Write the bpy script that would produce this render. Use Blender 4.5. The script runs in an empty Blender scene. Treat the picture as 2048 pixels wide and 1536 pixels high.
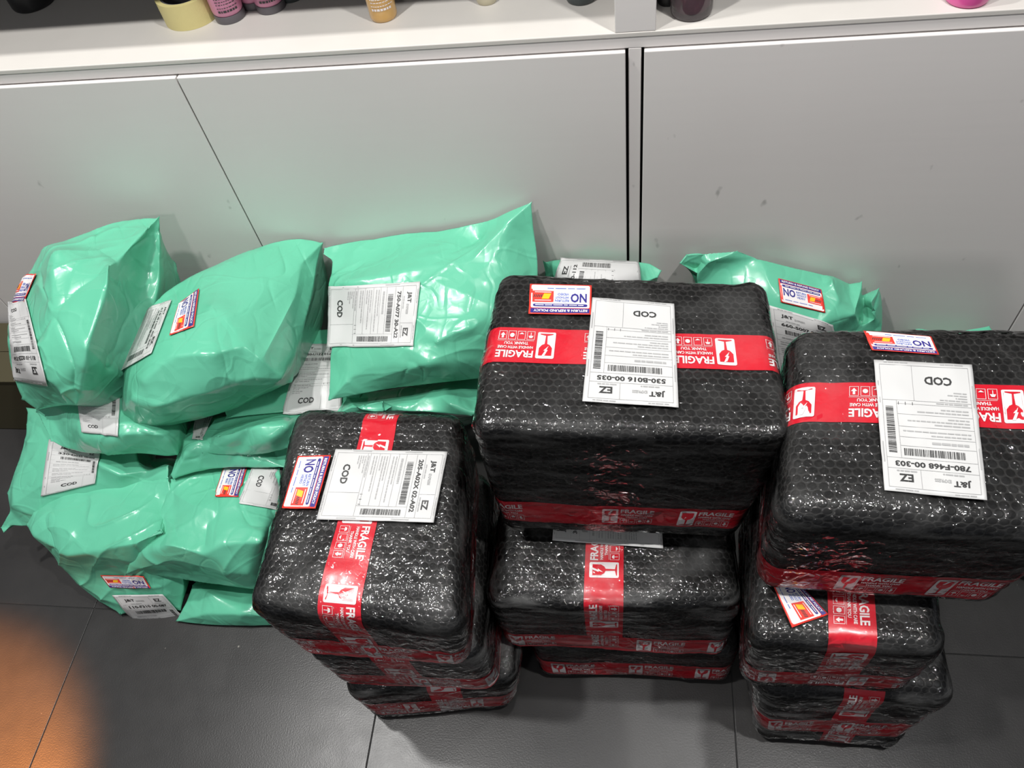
import bpy, math, random
import numpy as np
from mathutils import Matrix, Vector
from mathutils.bvhtree import BVHTree
from mathutils.geometry import delaunay_2d_cdt

sc = bpy.context.scene
# ---------------------------------------------------------------- camera
RT = np.array([0.98841979, 0.09286262, -0.12001192])
DN = np.array([0.00553226, -0.81240948, -0.58306108])
FW = np.array([-0.1516434, 0.57564517, -0.80351535])
EYE = np.array([0.0, -0.97, 1.30]); FPX = 1600.0
cd = bpy.data.cameras.new('camera'); cam = bpy.data.objects.new('camera', cd); sc.collection.objects.link(cam)
cam.matrix_world = Matrix(((RT[0], -DN[0], -FW[0], EYE[0]), (RT[1], -DN[1], -FW[1], EYE[1]), (RT[2], -DN[2], -FW[2], EYE[2]), (0, 0, 0, 1)))
cd.sensor_width = 36; cd.lens = FPX/2048*36; cd.clip_start = 0.02; cd.clip_end = 50
sc.camera = cam
sc.view_settings.view_transform = 'Standard'; sc.view_settings.look = 'None'
sc.view_settings.gamma = 1; sc.view_settings.use_curve_mapping = False
sc.view_settings.exposure = 0.0
# ---------------------------------------------------------------- light
w = bpy.data.worlds.new('world'); sc.world = w; w.use_nodes = True
w.node_tree.nodes['Background'].inputs[0].default_value = (0.86, 0.90, 1.0, 1)
w.node_tree.nodes['Background'].inputs[1].default_value = 0.14
def lamp(name, typ, loc, power, col=(1, 1, 1), size=.1, aim=None, **k):
    l = bpy.data.lights.new(name, typ); l.energy = power; l.color = col
    if typ == 'AREA': l.shape = 'DISK'; l.size = size
    else: l.shadow_soft_size = size
    for a, b in k.items(): setattr(l, a, b)
    o = bpy.data.objects.new(name, l); sc.collection.objects.link(o); o.location = loc
    if aim is not None:
        o.rotation_euler = (Vector(aim)-Vector(loc)).to_track_quat('-Z', 'Y').to_euler()
    return o
lamp('ceiling_lamp_left', 'SPOT', (-1.15, -0.27, 2.60), 105, (1, .985, .96), .045, (-.45, -.35, .3), spot_size=math.radians(110), spot_blend=.8)
lamp('ceiling_lamp_right', 'SPOT', (0.25, -0.27, 2.60), 30, (1, .985, .96), .045, (.2, -.3, .3), spot_size=math.radians(110), spot_blend=.8)
lamp('ceiling_lamp_middle_left', 'SPOT', (-0.80, -0.74, 2.60), 105, (1, .985, .96), .045, (-.4, -.3, .3), spot_size=math.radians(110), spot_blend=.8)
lamp('ceiling_lamp_middle_right', 'SPOT', (0.70, -0.74, 2.60), 98, (1, .985, .96), .045, (.4, -.3, .3), spot_size=math.radians(110), spot_blend=.8)
lamp('front_fill_lamp', 'SPOT', (-0.6, -2.90, 2.45), 48, (1, .98, .96), .14, (-.1, -.1, .4), spot_size=math.radians(80), spot_blend=.9)  # added fill from behind the camera, brightens the cabinet front
lamp('warm_floor_spot', 'SPOT', (-1.9, -1.1, 1.9), 900, (1, .33, .07), .03, (-1.21, -.89, 0), spot_size=math.radians(19), spot_blend=.4)

# ---------------------------------------------------------------- geometry helpers
def at(px, py, d=None, y=None, z=None):
    r = RT*((px-1024)/FPX) + DN*((py-768)/FPX) + FW
    if y is not None: d = (y-EYE[1])/r[1]
    elif z is not None: d = (z-EYE[2])/r[2]
    return EYE + r*d
def ray(px, py):
    r = RT*((px-1024)/FPX) + DN*((py-768)/FPX) + FW
    return r/np.linalg.norm(r)
def proj(P):
    v = np.asarray(P)-EYE
    return (1024+FPX*(v@RT)/(v@FW), 768+FPX*(v@DN)/(v@FW))

def H3(ix, iy, iz, seed):
    n = (ix*374761393 + iy*668265263 + iz*2147483647 + seed*144665) & 0xffffffff
    n = ((n ^ (n >> 13))*1274126177) & 0xffffffff
    n = ((n ^ (n >> 16))*2246822519) & 0xffffffff
    return ((n ^ (n >> 15)) & 0xffffff)/float(0xffffff)*2-1
def noise(P, seed=0):
    P = np.asarray(P); I = np.floor(P).astype(np.int64); F = P-I; F = F*F*(3-2*F)
    out = 0
    for dx in (0, 1):
        wx = F[:, 0] if dx else 1-F[:, 0]
        for dy in (0, 1):
            wy = F[:, 1] if dy else 1-F[:, 1]
            for dz in (0, 1):
                wz = F[:, 2] if dz else 1-F[:, 2]
                out = out + wx*wy*wz*H3(I[:, 0]+dx, I[:, 1]+dy, I[:, 2]+dz, seed)
    return out
def ridge(P, seed=0): return 1-2*np.abs(noise(P, seed))

def mesh(name, V, F, mats, parent=None, uv=None, smooth=True, midx=None):
    me = bpy.data.meshes.new(name)
    V = np.asarray(V, dtype=np.float32)
    if isinstance(F, np.ndarray):
        k = F.shape[1]; nf = len(F)
        me.vertices.add(len(V)); me.vertices.foreach_set('co', V.ravel())
        me.loops.add(nf*k); me.loops.foreach_set('vertex_index', F.astype(np.int32).ravel())
        me.polygons.add(nf); me.polygons.foreach_set('loop_start', np.arange(0, nf*k, k, dtype=np.int32))
        me.update(calc_edges=True)
    else:
        me.from_pydata(V.tolist(), [], [list(f) for f in F])
    me.validate()
    for m in (mats if isinstance(mats, (list, tuple)) else [mats]): me.materials.append(m)
    if midx is not None and len(midx) == len(me.polygons): me.polygons.foreach_set('material_index', np.asarray(midx, dtype=np.int32))
    if uv is not None:
        ul = me.uv_layers.new(name='UVMap'); li = np.zeros(len(me.loops), dtype=np.int32); me.loops.foreach_get('vertex_index', li)
        ul.data.foreach_set('uv', np.asarray(uv, dtype=np.float32)[li].ravel())
    me.polygons.foreach_set('use_smooth', [smooth]*len(me.polygons))
    me.update()
    o = bpy.data.objects.new(name, me); sc.collection.objects.link(o)
    if parent is not None: o.parent = parent
    return o
def box(name, x0, x1, y0, y1, z0, z1, m, parent=None, bev=0.0):
    V = [(x, y, z) for z in (z0, z1) for y in (y0, y1) for x in (x0, x1)]
    F = [(0, 2, 3, 1), (4, 5, 7, 6), (0, 1, 5, 4), (2, 6, 7, 3), (0, 4, 6, 2), (1, 3, 7, 5)]
    o = mesh(name, V, F, m, parent, smooth=False)
    if bev:
        b = o.modifiers.new('bevel', 'BEVEL'); b.width = bev; b.segments = 2
    return o
def tag(o, label=None, cat=None, group=None, kind=None):
    if label: o['label'] = label
    if cat: o['category'] = cat
    if group: o['group'] = group
    if kind: o['kind'] = kind
    return o
def empty(name, loc, label=None, cat=None, group=None, kind=None):
    o = bpy.data.objects.new(name, None); sc.collection.objects.link(o); o.location = loc; o.empty_display_size = .02
    return tag(o, label, cat, group, kind)
def adopt(parent, objs):
    # children are modelled in world space: keep them there under a placed empty
    for o in objs:
        o.parent = parent; o.matrix_parent_inverse = Matrix.Translation(-Vector(parent.location))
def lathe(name, prof, m, loc, parent=None, seg=40):
    V = []; F = []
    for r, z in prof:
        for i in range(seg):
            a = 2*math.pi*i/seg; V.append((loc[0]+r*math.cos(a), loc[1]+r*math.sin(a), loc[2]+z))
    for j in range(len(prof)-1):
        for i in range(seg):
            k = (i+1) % seg; F.append((j*seg+i, j*seg+k, (j+1)*seg+k, (j+1)*seg+i))
    F.append(tuple(range(seg))[::-1]); F.append(tuple(range((len(prof)-1)*seg, len(prof)*seg)))
    o = mesh(name, V, F, m, parent)
    e = o.modifiers.new('es', 'EDGE_SPLIT'); e.split_angle = math.radians(50)
    return o

# ---------------------------------------------------------------- materials
def nt(name):
    m = bpy.data.materials.new(name); m.use_nodes = True; t = m.node_tree
    return m, t, t.nodes['Principled BSDF']
def N(t, typ, **k):
    n = t.nodes.new(typ)
    for a, b in k.items():
        if a.startswith('i_'): n.inputs[a[2:].replace('_', ' ')].default_value = b
        else: setattr(n, a, b)
    return n
def plain(name, col, rough=.5, metal=0, coat=0, noise_amt=.04, bump=0, bscale=200, spec=.5):
    m, t, b = nt(name)
    b.inputs['Roughness'].default_value = rough; b.inputs['Metallic'].default_value = metal
    b.inputs['Coat Weight'].default_value = coat; b.inputs['Coat Roughness'].default_value = .1
    b.inputs['Specular IOR Level'].default_value = spec
    tc = N(t, 'ShaderNodeTexCoord'); n = N(t, 'ShaderNodeTexNoise', i_Scale=18.0, i_Detail=4.0)
    t.links.new(tc.outputs['Object'], n.inputs['Vector'])
    mx = N(t, 'ShaderNodeMix', data_type='RGBA')
    mx.inputs[6].default_value = (*[c*(1-noise_amt) for c in col], 1); mx.inputs[7].default_value = (*[min(1, c*(1+noise_amt)) for c in col], 1)
    t.links.new(n.outputs['Fac'], mx.inputs[0]); t.links.new(mx.outputs[2], b.inputs['Base Color'])
    if bump:
        n2 = N(t, 'ShaderNodeTexNoise', i_Scale=float(bscale), i_Detail=3.0); t.links.new(tc.outputs['Object'], n2.inputs['Vector'])
        bp = N(t, 'ShaderNodeBump', i_Strength=bump, i_Distance=.001); t.links.new(n2.outputs['Fac'], bp.inputs['Height'])
        t.links.new(bp.outputs['Normal'], b.inputs['Normal'])
    return m

def paint_mat():
    # brushed white paint: faint horizontal brush streaks, small scuffs
    m, t, b = nt('white_brushed_paint'); b.inputs['Roughness'].default_value = .42
    tc = N(t, 'ShaderNodeTexCoord')
    mp = N(t, 'ShaderNodeMapping'); mp.inputs['Scale'].default_value = (5, 60, 110)
    t.links.new(tc.outputs['Object'], mp.inputs['Vector'])
    n = N(t, 'ShaderNodeTexNoise', i_Scale=1.0, i_Detail=5.0); t.links.new(mp.outputs[0], n.inputs['Vector'])
    n2 = N(t, 'ShaderNodeTexNoise', i_Scale=3.0, i_Detail=3.0); t.links.new(tc.outputs['Object'], n2.inputs['Vector'])
    cr = N(t, 'ShaderNodeValToRGB'); cr.color_ramp.elements[0].color = (.67, .640, .625, 1); cr.color_ramp.elements[1].color = (.75, .718, .70, 1)
    t.links.new(n2.outputs['Fac'], cr.inputs[0])
    # scuffs
    mp2 = N(t, 'ShaderNodeMapping'); mp2.inputs['Scale'].default_value = (40, 40, 22); mp2.inputs['Rotation'].default_value = (0, .6, 0)
    t.links.new(tc.outputs['Object'], mp2.inputs['Vector'])
    n3 = N(t, 'ShaderNodeTexNoise', i_Scale=1.0, i_Detail=2.0); t.links.new(mp2.outputs[0], n3.inputs['Vector'])
    r3 = N(t, 'ShaderNodeMapRange'); r3.inputs[1].default_value = .74; r3.inputs[2].default_value = .80; t.links.new(n3.outputs['Fac'], r3.inputs[0])
    mx = N(t, 'ShaderNodeMix', data_type='RGBA'); mx.inputs[7].default_value = (.30, .29, .28, 1)
    sm = N(t, 'ShaderNodeMath', operation='MULTIPLY'); sm.inputs[1].default_value = .6; t.links.new(r3.outputs[0], sm.inputs[0])
    t.links.new(sm.outputs[0], mx.inputs[0]); t.links.new(cr.outputs[0], mx.inputs[6]); t.links.new(mx.outputs[2], b.inputs['Base Color'])
    bp = N(t, 'ShaderNodeBump', i_Strength=.16, i_Distance=.0005); t.links.new(n.outputs['Fac'], bp.inputs['Height']); t.links.new(bp.outputs['Normal'], b.inputs['Normal'])
    return m
def floor_mat():
    m, t, b = nt('dark_grey_tile'); b.inputs['Specular IOR Level'].default_value = .43
    tc = N(t, 'ShaderNodeTexCoord')
    n = N(t, 'ShaderNodeTexNoise', i_Scale=3.5, i_Detail=8.0, i_Roughness=.6); t.links.new(tc.outputs['Object'], n.inputs['Vector'])
    cr = N(t, 'ShaderNodeValToRGB'); cr.color_ramp.elements[0].color = (.024, .0232, .023, 1); cr.color_ramp.elements[0].position = .3
    cr.color_ramp.elements[1].color = (.040, .0385, .038, 1); cr.color_ramp.elements[1].position = .7
    t.links.new(n.outputs['Fac'], cr.inputs[0])
    # stray specks of dirt
    n4 = N(t, 'ShaderNodeTexNoise', i_Scale=70.0, i_Detail=1.0); t.links.new(tc.outputs['Object'], n4.inputs['Vector'])
    r4 = N(t, 'ShaderNodeMapRange'); r4.inputs[1].default_value = .80; r4.inputs[2].default_value = .84; t.links.new(n4.outputs['Fac'], r4.inputs[0])
    mx = N(t, 'ShaderNodeMix', data_type='RGBA'); mx.inputs[7].default_value = (.3, .28, .25, 1)
    t.links.new(r4.outputs[0], mx.inputs[0]); t.links.new(cr.outputs[0], mx.inputs[6]); t.links.new(mx.outputs[2], b.inputs['Base Color'])
    r = N(t, 'ShaderNodeMapRange'); r.inputs[3].default_value = .27; r.inputs[4].default_value = .38
    n2 = N(t, 'ShaderNodeTexNoise', i_Scale=25.0, i_Detail=5.0); t.links.new(tc.outputs['Object'], n2.inputs['Vector'])
    t.links.new(n2.outputs['Fac'], r.inputs[0]); t.links.new(r.outputs[0], b.inputs['Roughness'])
    bp = N(t, 'ShaderNodeBump', i_Strength=.25, i_Distance=.0006)
    n3 = N(t, 'ShaderNodeTexNoise', i_Scale=400.0, i_Detail=3.0); t.links.new(tc.outputs['Object'], n3.inputs['Vector'])
    t.links.new(n3.outputs['Fac'], bp.inputs['Height']); t.links.new(bp.outputs['Normal'], b.inputs['Normal'])
    return m
def bag_mat():
    m, t, b = nt('mint_green_polythene')
    b.inputs['Roughness'].default_value = .30; b.inputs['Coat Weight'].default_value = .25; b.inputs['Coat Roughness'].default_value = .12
    b.inputs['Subsurface Weight'].default_value = .0
    tc = N(t, 'ShaderNodeTexCoord')
    n = N(t, 'ShaderNodeTexNoise', i_Scale=7.0, i_Detail=3.0); t.links.new(tc.outputs['Object'], n.inputs['Vector'])
    cr = N(t, 'ShaderNodeValToRGB'); cr.color_ramp.elements[0].color = (.110, .46, .292, 1); cr.color_ramp.elements[1].color = (.128, .50, .33, 1)
    t.links.new(n.outputs['Fac'], cr.inputs[0]); t.links.new(cr.outputs[0], b.inputs['Base Color'])
    def crease(scale, rot, width, dist, prev):
        mp = N(t, 'ShaderNodeMapping'); mp.inputs['Scale'].default_value = scale; mp.inputs['Rotation'].default_value = rot; t.links.new(tc.outputs['Object'], mp.inputs['Vector'])
        nn = N(t, 'ShaderNodeTexNoise', i_Scale=1.0, i_Detail=1.0, i_Distortion=.6); t.links.new(mp.outputs[0], nn.inputs['Vector'])
        a = N(t, 'ShaderNodeMath', operation='SUBTRACT'); a.inputs[1].default_value = .5; t.links.new(nn.outputs['Fac'], a.inputs[0])
        ab = N(t, 'ShaderNodeMath', operation='ABSOLUTE'); t.links.new(a.outputs[0], ab.inputs[0])
        mr = N(t, 'ShaderNodeMapRange'); mr.inputs[1].default_value = 0; mr.inputs[2].default_value = width; mr.inputs[3].default_value = 1; mr.inputs[4].default_value = 0; t.links.new(ab.outputs[0], mr.inputs[0])
        bb = N(t, 'ShaderNodeBump', i_Strength=.4, i_Distance=dist); t.links.new(mr.outputs[0], bb.inputs['Height'])
        if prev is not None: t.links.new(prev.outputs['Normal'], bb.inputs['Normal'])
        return bb
    b1 = crease((6, 14, 8), (.4, .2, .7), .045, .0012, None)
    b2 = crease((16, 8, 10), (.1, .6, -.5), .045, -.0010, b1)
    bp2 = crease((50, 50, 50), (0, 0, 0), .25, .0003, b2)
    t.links.new(bp2.outputs['Normal'], b.inputs['Normal']); t.links.new(bp2.outputs['Normal'], b.inputs['Coat Normal'])
    return m
PITCH = .0100
def wrap_mat(name, gloss):
    m, t, b = nt(name)
    b.inputs['Roughness'].default_value = .50; b.inputs['Specular IOR Level'].default_value = .22
    b.inputs['Coat Weight'].default_value = gloss; b.inputs['Coat Roughness'].default_value = .055; b.inputs['Coat IOR'].default_value = 1.38
    uv = N(t, 'ShaderNodeUVMap', uv_map='UVMap')
    # hexagonal bubble cells (two offset rectangular lattices)
    def lattice(off):
        a = N(t, 'ShaderNodeVectorMath', operation='ADD'); a.inputs[1].default_value = off; t.links.new(uv.outputs[0], a.inputs[0])
        d = N(t, 'ShaderNodeVectorMath', operation='DIVIDE'); d.inputs[1].default_value = (PITCH, PITCH*1.7320508, 1); t.links.new(a.outputs[0], d.inputs[0])
        f = N(t, 'ShaderNodeVectorMath', operation='FRACTION'); t.links.new(d.outputs[0], f.inputs[0])
        s = N(t, 'ShaderNodeVectorMath', operation='SUBTRACT'); s.inputs[1].default_value = (.5, .5, 0); t.links.new(f.outputs[0], s.inputs[0])
        k = N(t, 'ShaderNodeVectorMath', operation='MULTIPLY'); k.inputs[1].default_value = (1, 1.7320508, 0); t.links.new(s.outputs[0], k.inputs[0])
        l = N(t, 'ShaderNodeVectorMath', operation='LENGTH'); t.links.new(k.outputs[0], l.inputs[0])
        return l.outputs['Value']
    mn = N(t, 'ShaderNodeMath', operation='MINIMUM'); t.links.new(lattice((0, 0, 0)), mn.inputs[0]); t.links.new(lattice((PITCH/2, PITCH*.8660254, 0)), mn.inputs[1])
    r = N(t, 'ShaderNodeMapRange'); r.inputs[1].default_value = .36; r.inputs[2].default_value = .48; r.inputs[3].default_value = 1; r.inputs[4].default_value = 0
    t.links.new(mn.outputs[0], r.inputs[0])
    mx = N(t, 'ShaderNodeMix', data_type='RGBA'); mx.inputs[6].default_value = (.019, .0185, .018, 1); mx.inputs[7].default_value = (.006, .0059, .0058, 1)
    t.links.new(r.outputs[0], mx.inputs[0]); t.links.new(mx.outputs[2], b.inputs['Base Color'])
    tc = N(t, 'ShaderNodeTexCoord')
    n2 = N(t, 'ShaderNodeTexNoise', i_Scale=150.0, i_Detail=1.0, i_Distortion=.5); t.links.new(tc.outputs['Object'], n2.inputs['Vector'])
    bp = N(t, 'ShaderNodeBump', i_Strength=.28, i_Distance=.001); t.links.new(r.outputs[0], bp.inputs['Height'])
    bp2 = N(t, 'ShaderNodeBump', i_Strength=.9, i_Distance=.0022); t.links.new(n2.outputs['Fac'], bp2.inputs['Height']); t.links.new(bp.outputs['Normal'], bp2.inputs['Normal'])
    t.links.new(bp.outputs['Normal'], b.inputs['Normal']); t.links.new(bp2.outputs['Normal'], b.inputs['Coat Normal'])
    return m
def film_mat(name, dens):
    m = bpy.data.materials.new(name); m.use_nodes = True; t = m.node_tree; t.nodes.clear()
    out = N(t, 'ShaderNodeOutputMaterial'); tr = N(t, 'ShaderNodeBsdfTransparent'); gl = N(t, 'ShaderNodeBsdfGlossy', i_Roughness=.045)
    gl.inputs['Color'].default_value = (.9, .9, .9, 1)
    df = N(t, 'ShaderNodeBsdfDiffuse'); df.inputs[0].default_value = (.62, .62, .61, 1)
    tc = N(t, 'ShaderNodeTexCoord')
    n = N(t, 'ShaderNodeTexNoise', i_Scale=75.0, i_Detail=1.5, i_Distortion=.8); t.links.new(tc.outputs['Object'], n.inputs['Vector'])
    bp = N(t, 'ShaderNodeBump', i_Strength=.9, i_Distance=.0035); t.links.new(n.outputs['Fac'], bp.inputs['Height']); t.links.new(bp.outputs['Normal'], gl.inputs['Normal'])
    # whitish stretch streaks where the film bunches
    mp = N(t, 'ShaderNodeMapping'); mp.inputs['Scale'].default_value = (14, 14, 90); t.links.new(tc.outputs['Object'], mp.inputs['Vector'])
    n2 = N(t, 'ShaderNodeTexNoise', i_Scale=1.0, i_Detail=5.0); t.links.new(mp.outputs[0], n2.inputs['Vector'])
    r2 = N(t, 'ShaderNodeMapRange'); r2.inputs[1].default_value = .48; r2.inputs[2].default_value = .72; r2.inputs[3].default_value = .0; r2.inputs[4].default_value = dens
    t.links.new(n2.outputs['Fac'], r2.inputs[0])
    m1 = N(t, 'ShaderNodeMixShader'); t.links.new(r2.outputs[0], m1.inputs[0]); t.links.new(tr.outputs[0], m1.inputs[1]); t.links.new(df.outputs[0], m1.inputs[2])
    fr = N(t, 'ShaderNodeFresnel', i_IOR=1.28); t.links.new(bp.outputs['Normal'], fr.inputs['Normal'])
    m2 = N(t, 'ShaderNodeMixShader'); t.links.new(fr.outputs[0], m2.inputs[0]); t.links.new(m1.outputs[0], m2.inputs[1]); t.links.new(gl.outputs[0], m2.inputs[2])
    t.links.new(m2.outputs[0], out.inputs[0])
    return m

PAINT = paint_mat();  TILE = floor_mat(); BAG = bag_mat()
GROUT = plain('grout', (.02, .02, .02), .9)
WRAP = wrap_mat('black_bubble_wrap', .55); WRAPG = wrap_mat('black_bubble_wrap_glossy', 1.0)
FILM = film_mat('clear_stretch_film', .05); FILM2 = film_mat('clear_stretch_film_bunched', .16)
TAPE = plain('red_tape', (.52, .008, .022), .30, coat=.5, bump=.3, bscale=90)
TWHITE = plain('tape_white_print', (.66, .62, .62), .35)
PAPER = plain('thermal_paper', (.57, .57, .565), .45, noise_amt=.01, bump=.15, bscale=60)
INK = plain('black_ink', (.035, .035, .035), .5); GREY = plain('fine_grey_print', (.36, .36, .36), .5)
SRED = plain('sticker_red', (.78, .05, .035), .35); SPINK = plain('sticker_white', (.80, .76, .76), .35)
SNAVY = plain('sticker_navy', (.035, .03, .22), .35); SBLUE = plain('sticker_blue', (.10, .16, .48), .4)
SYEL = plain('sticker_yellow', (.90, .48, .02), .35)
DARKGAP = plain('dark_gap', (.006, .006, .006), .8)

# ---------------------------------------------------------------- flat print
_txt = {}
def text2d(s, bold=False):
    k = (s, bold)
    if k in _txt: return _txt[k]
    c = bpy.data.curves.new('t', 'FONT'); c.body = s; c.size = 1; c.resolution_u = 2
    if bold: c.offset = .030
    o = bpy.data.objects.new('t', c); sc.collection.objects.link(o)
    dg = bpy.context.evaluated_depsgraph_get(); me = bpy.data.meshes.new_from_object(o.evaluated_get(dg))
    V = np.array([v.co[:2] for v in me.vertices]).reshape(-1, 2); me.calc_loop_triangles(); F = [tuple(t.vertices) for t in me.loop_triangles]
    bpy.data.objects.remove(o); bpy.data.curves.remove(c); bpy.data.meshes.remove(me)
    V = V-V.min(0); V = V/V[:, 1].max()
    _txt[k] = (V, F); return _txt[k]
class Print:
    def __init__(s): s.it = []
    def poly(s, pts, mat, layer=1): s.it.append((np.array(pts, float), [tuple(range(len(pts)))], mat, layer))
    def rect(s, x0, y0, x1, y1, mat, layer=1, seg=None):
        L = seg or 12
        nx = max(1, int(abs(x1-x0)/L)); ny = max(1, int(abs(y1-y0)/L))
        X, Y = np.meshgrid(np.linspace(x0, x1, nx+1), np.linspace(y0, y1, ny+1)); V = np.stack([X.ravel(), Y.ravel()], 1)
        F = [(j*(nx+1)+i, j*(nx+1)+i+1, (j+1)*(nx+1)+i+1, (j+1)*(nx+1)+i) for j in range(ny) for i in range(nx)]
        s.it.append((V, F, mat, layer))
    def rrect(s, x0, y0, x1, y1, r, mat, layer=1):
        s.rect(x0+r, y0, x1-r, y1, mat, layer, 5)
        for xa, xb in ((x0, x0+r), (x1-r, x1)):
            c = xb if xa == x0 else xa; sg = -1 if xa == x0 else 1
            A = [(c+sg*r*math.cos(a), y1-r+r*math.sin(a)) for a in np.linspace(math.pi/2, 0, 5)]
            B = [(c+sg*r*math.cos(a), y0+r-r*math.sin(a)) for a in np.linspace(0, math.pi/2, 5)]
            P = [(c, y1)]+A[1:]+B+[(c, (y0+y1)/2)]
            if sg < 0: P = P[::-1]
            s.poly(P[::-1], mat, layer)
    def text(s, body, x, y, h, mat, width=None, bold=False, layer=1, rot=0):
        V, F = text2d(body, bold); V = V*h
        if width: V = V*np.array([width/V[:, 0].max(), 1])
        if rot: V = np.stack([-V[:, 1], V[:, 0]], 1)
        s.it.append((V+np.array([x, y]), F, mat, layer))
    def build(s, name, mapf, parent, scale=.001, base=.0004, clip=None):
        mats = []; VV = []; FF = []; MI = []; n = 0
        for V, F, m, layer in s.it:
            if clip is not None and (V[:, 0].max() > clip[2] or V[:, 1].max() > clip[3] or V[:, 0].min() < clip[0] or V[:, 1].min() < clip[1]): continue
            if m not in mats: mats.append(m)
            P = mapf(V[:, 0]*scale, V[:, 1]*scale, base+layer*.0003)
            VV.append(P); FF += [tuple(i+n for i in f) for f in F]; MI += [mats.index(m)]*len(F); n += len(V)
        if not VV: return None
        o = mesh(name, np.concatenate(VV), FF, mats, parent, smooth=False, midx=MI); o['kind'] = 'stuff'
        return o

def waybill(number, seed, logo=True):
    p = Print(); rnd = random.Random(seed)
    def words(x0, x1, y, h, m=GREY):
        x = x0
        while x < x1-1:
            wd = min(rnd.uniform(3, 9), x1-x); p.rect(x, y, x+wd, y+h, m, seg=30); x += wd+.9
    lw = .35
    for x in (5, 95-lw): p.rect(x, 5, x+lw, 145, GREY, seg=14)
    for y in (5, 145, 124, 112, 98, 88, 76, 62, 50): p.rect(5 if y > 100 or y < 10 else 5, y, 95 if y in (5, 145, 124, 112) else 80, y+lw, GREY, seg=14)
    p.rect(80, 46, 80+lw, 112, GREY, seg=14); p.rect(62, 5, 62+lw, 46, GREY, seg=14); p.rect(62, 124, 62+lw, 145, GREY, seg=14)
    p.rect(5, 46, 95, 46+lw, GREY, seg=14)
    p.text('J&T', 14, 131, 8, INK, 17, True); p.text('EXPRESS', 33, 132, 3.6, GREY, 16, True)
    p.text('EZ', 70, 130, 8.5, INK, 14, True)
    words(20, 40, 126, 1.5); words(66, 86, 126, 1.5)
    p.text(number, 13, 115.5, 6.2, INK, 74, True)
    x = 17.
    while x < 76:
        wd = rnd.choice((.5, .8, 1.2)); p.rect(x, 101, x+wd, 109, INK, seg=30); x += wd+rnd.choice((.5, .8, 1.1))
    y = 54.
    while y < 106:
        wd = rnd.choice((.5, .8, 1.2)); p.rect(84, y, 92, y+wd, INK, seg=30); y += wd+rnd.choice((.5, .8, 1.1))
    words(12, 48, 92, 2.6)
    for yy, xe in ((84.5, 50), (80.5, 76), (72, 44), (68.5, 72), (65, 30), (58, 60), (54.5, 36), (47.3, 40)): words(9, xe, yy, 1.3)
    for yy, xe in ((43, 36), (40, 20), (37, 28), (34, 22)): words(9, xe, yy, 1.2)
    for i, xx in enumerate((64, 71, 78)): p.text('1', xx, 48, 3.4, INK)
    p.text('COD', 22, 17, 9.5, INK, 28, True)
    for yy in (147, 1.5): words(10, 32, yy, 1.2); words(66, 90, yy, 1.2)
    for xx in (2, 97): p.rect(xx, 25, xx+1, 50, GREY, seg=30); p.rect(xx, 95, xx+1, 118, GREY, seg=30)
    return p
def sticker():
    p = Print()
    p.rrect(2, 12.5, 78, 53, 2.5, SPINK, 1)
    p.rect(1.5, 2, 78.5, 10.5, SNAVY, 1)      # policy strip (flipped to the top below)
    return p
def return_sticker():
    p = Print()
    p.rrect(2.2, 2.2, 77.8, 44, 2.5, SPINK, 1)
    p.rect(2.2, 45, 77.8, 53, SNAVY, 1); p.text('RETURN & REFUND POLICY', 5, 46.8, 4.5, SPINK, 69, True, 2)
    p.rrect(5, 36.8, 75, 41.8, 2.4, SNAVY, 2); x = 10
    for wd in (7, 10, 5, 12, 9, 11): p.rect(x, 38.6, x+wd, 39.9, SPINK, 3, 30); x += wd+1.6
    p.text('NO', 6, 17, 17, SNAVY, 21, True, 2)
    p.text('RETURN', 29, 28.5, 4.6, SBLUE, 18, True, 2); p.text('WITHOUT', 29, 22.5, 4.6, SBLUE, 18, True, 2); p.text('VIDEO', 29, 16.5, 4.6, SBLUE, 15, True, 2)
    p.rect(49, 13, 76, 33.5, SRED, 2, 8)
    p.poly([(52, 18), (61, 18), (64, 28), (55, 28)], SYEL, 3)
    for i in range(5): p.poly([(63+i*2.3, 20), (64.2+i*2.3, 20), (65.5+i*2.3, 25), (64.3+i*2.3, 25)], INK, 3)
    for yy, a, b_ in ((30, 52, 73), (15, 52, 73)): p.rect(a, yy, b_, yy+1.2, SPINK, 3)
    x = 8
    for wd in (12, 9, 14, 8): p.rect(x, 7.5, x+wd, 8.8, SBLUE, 2, 30); x += wd+2
    return p
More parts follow.
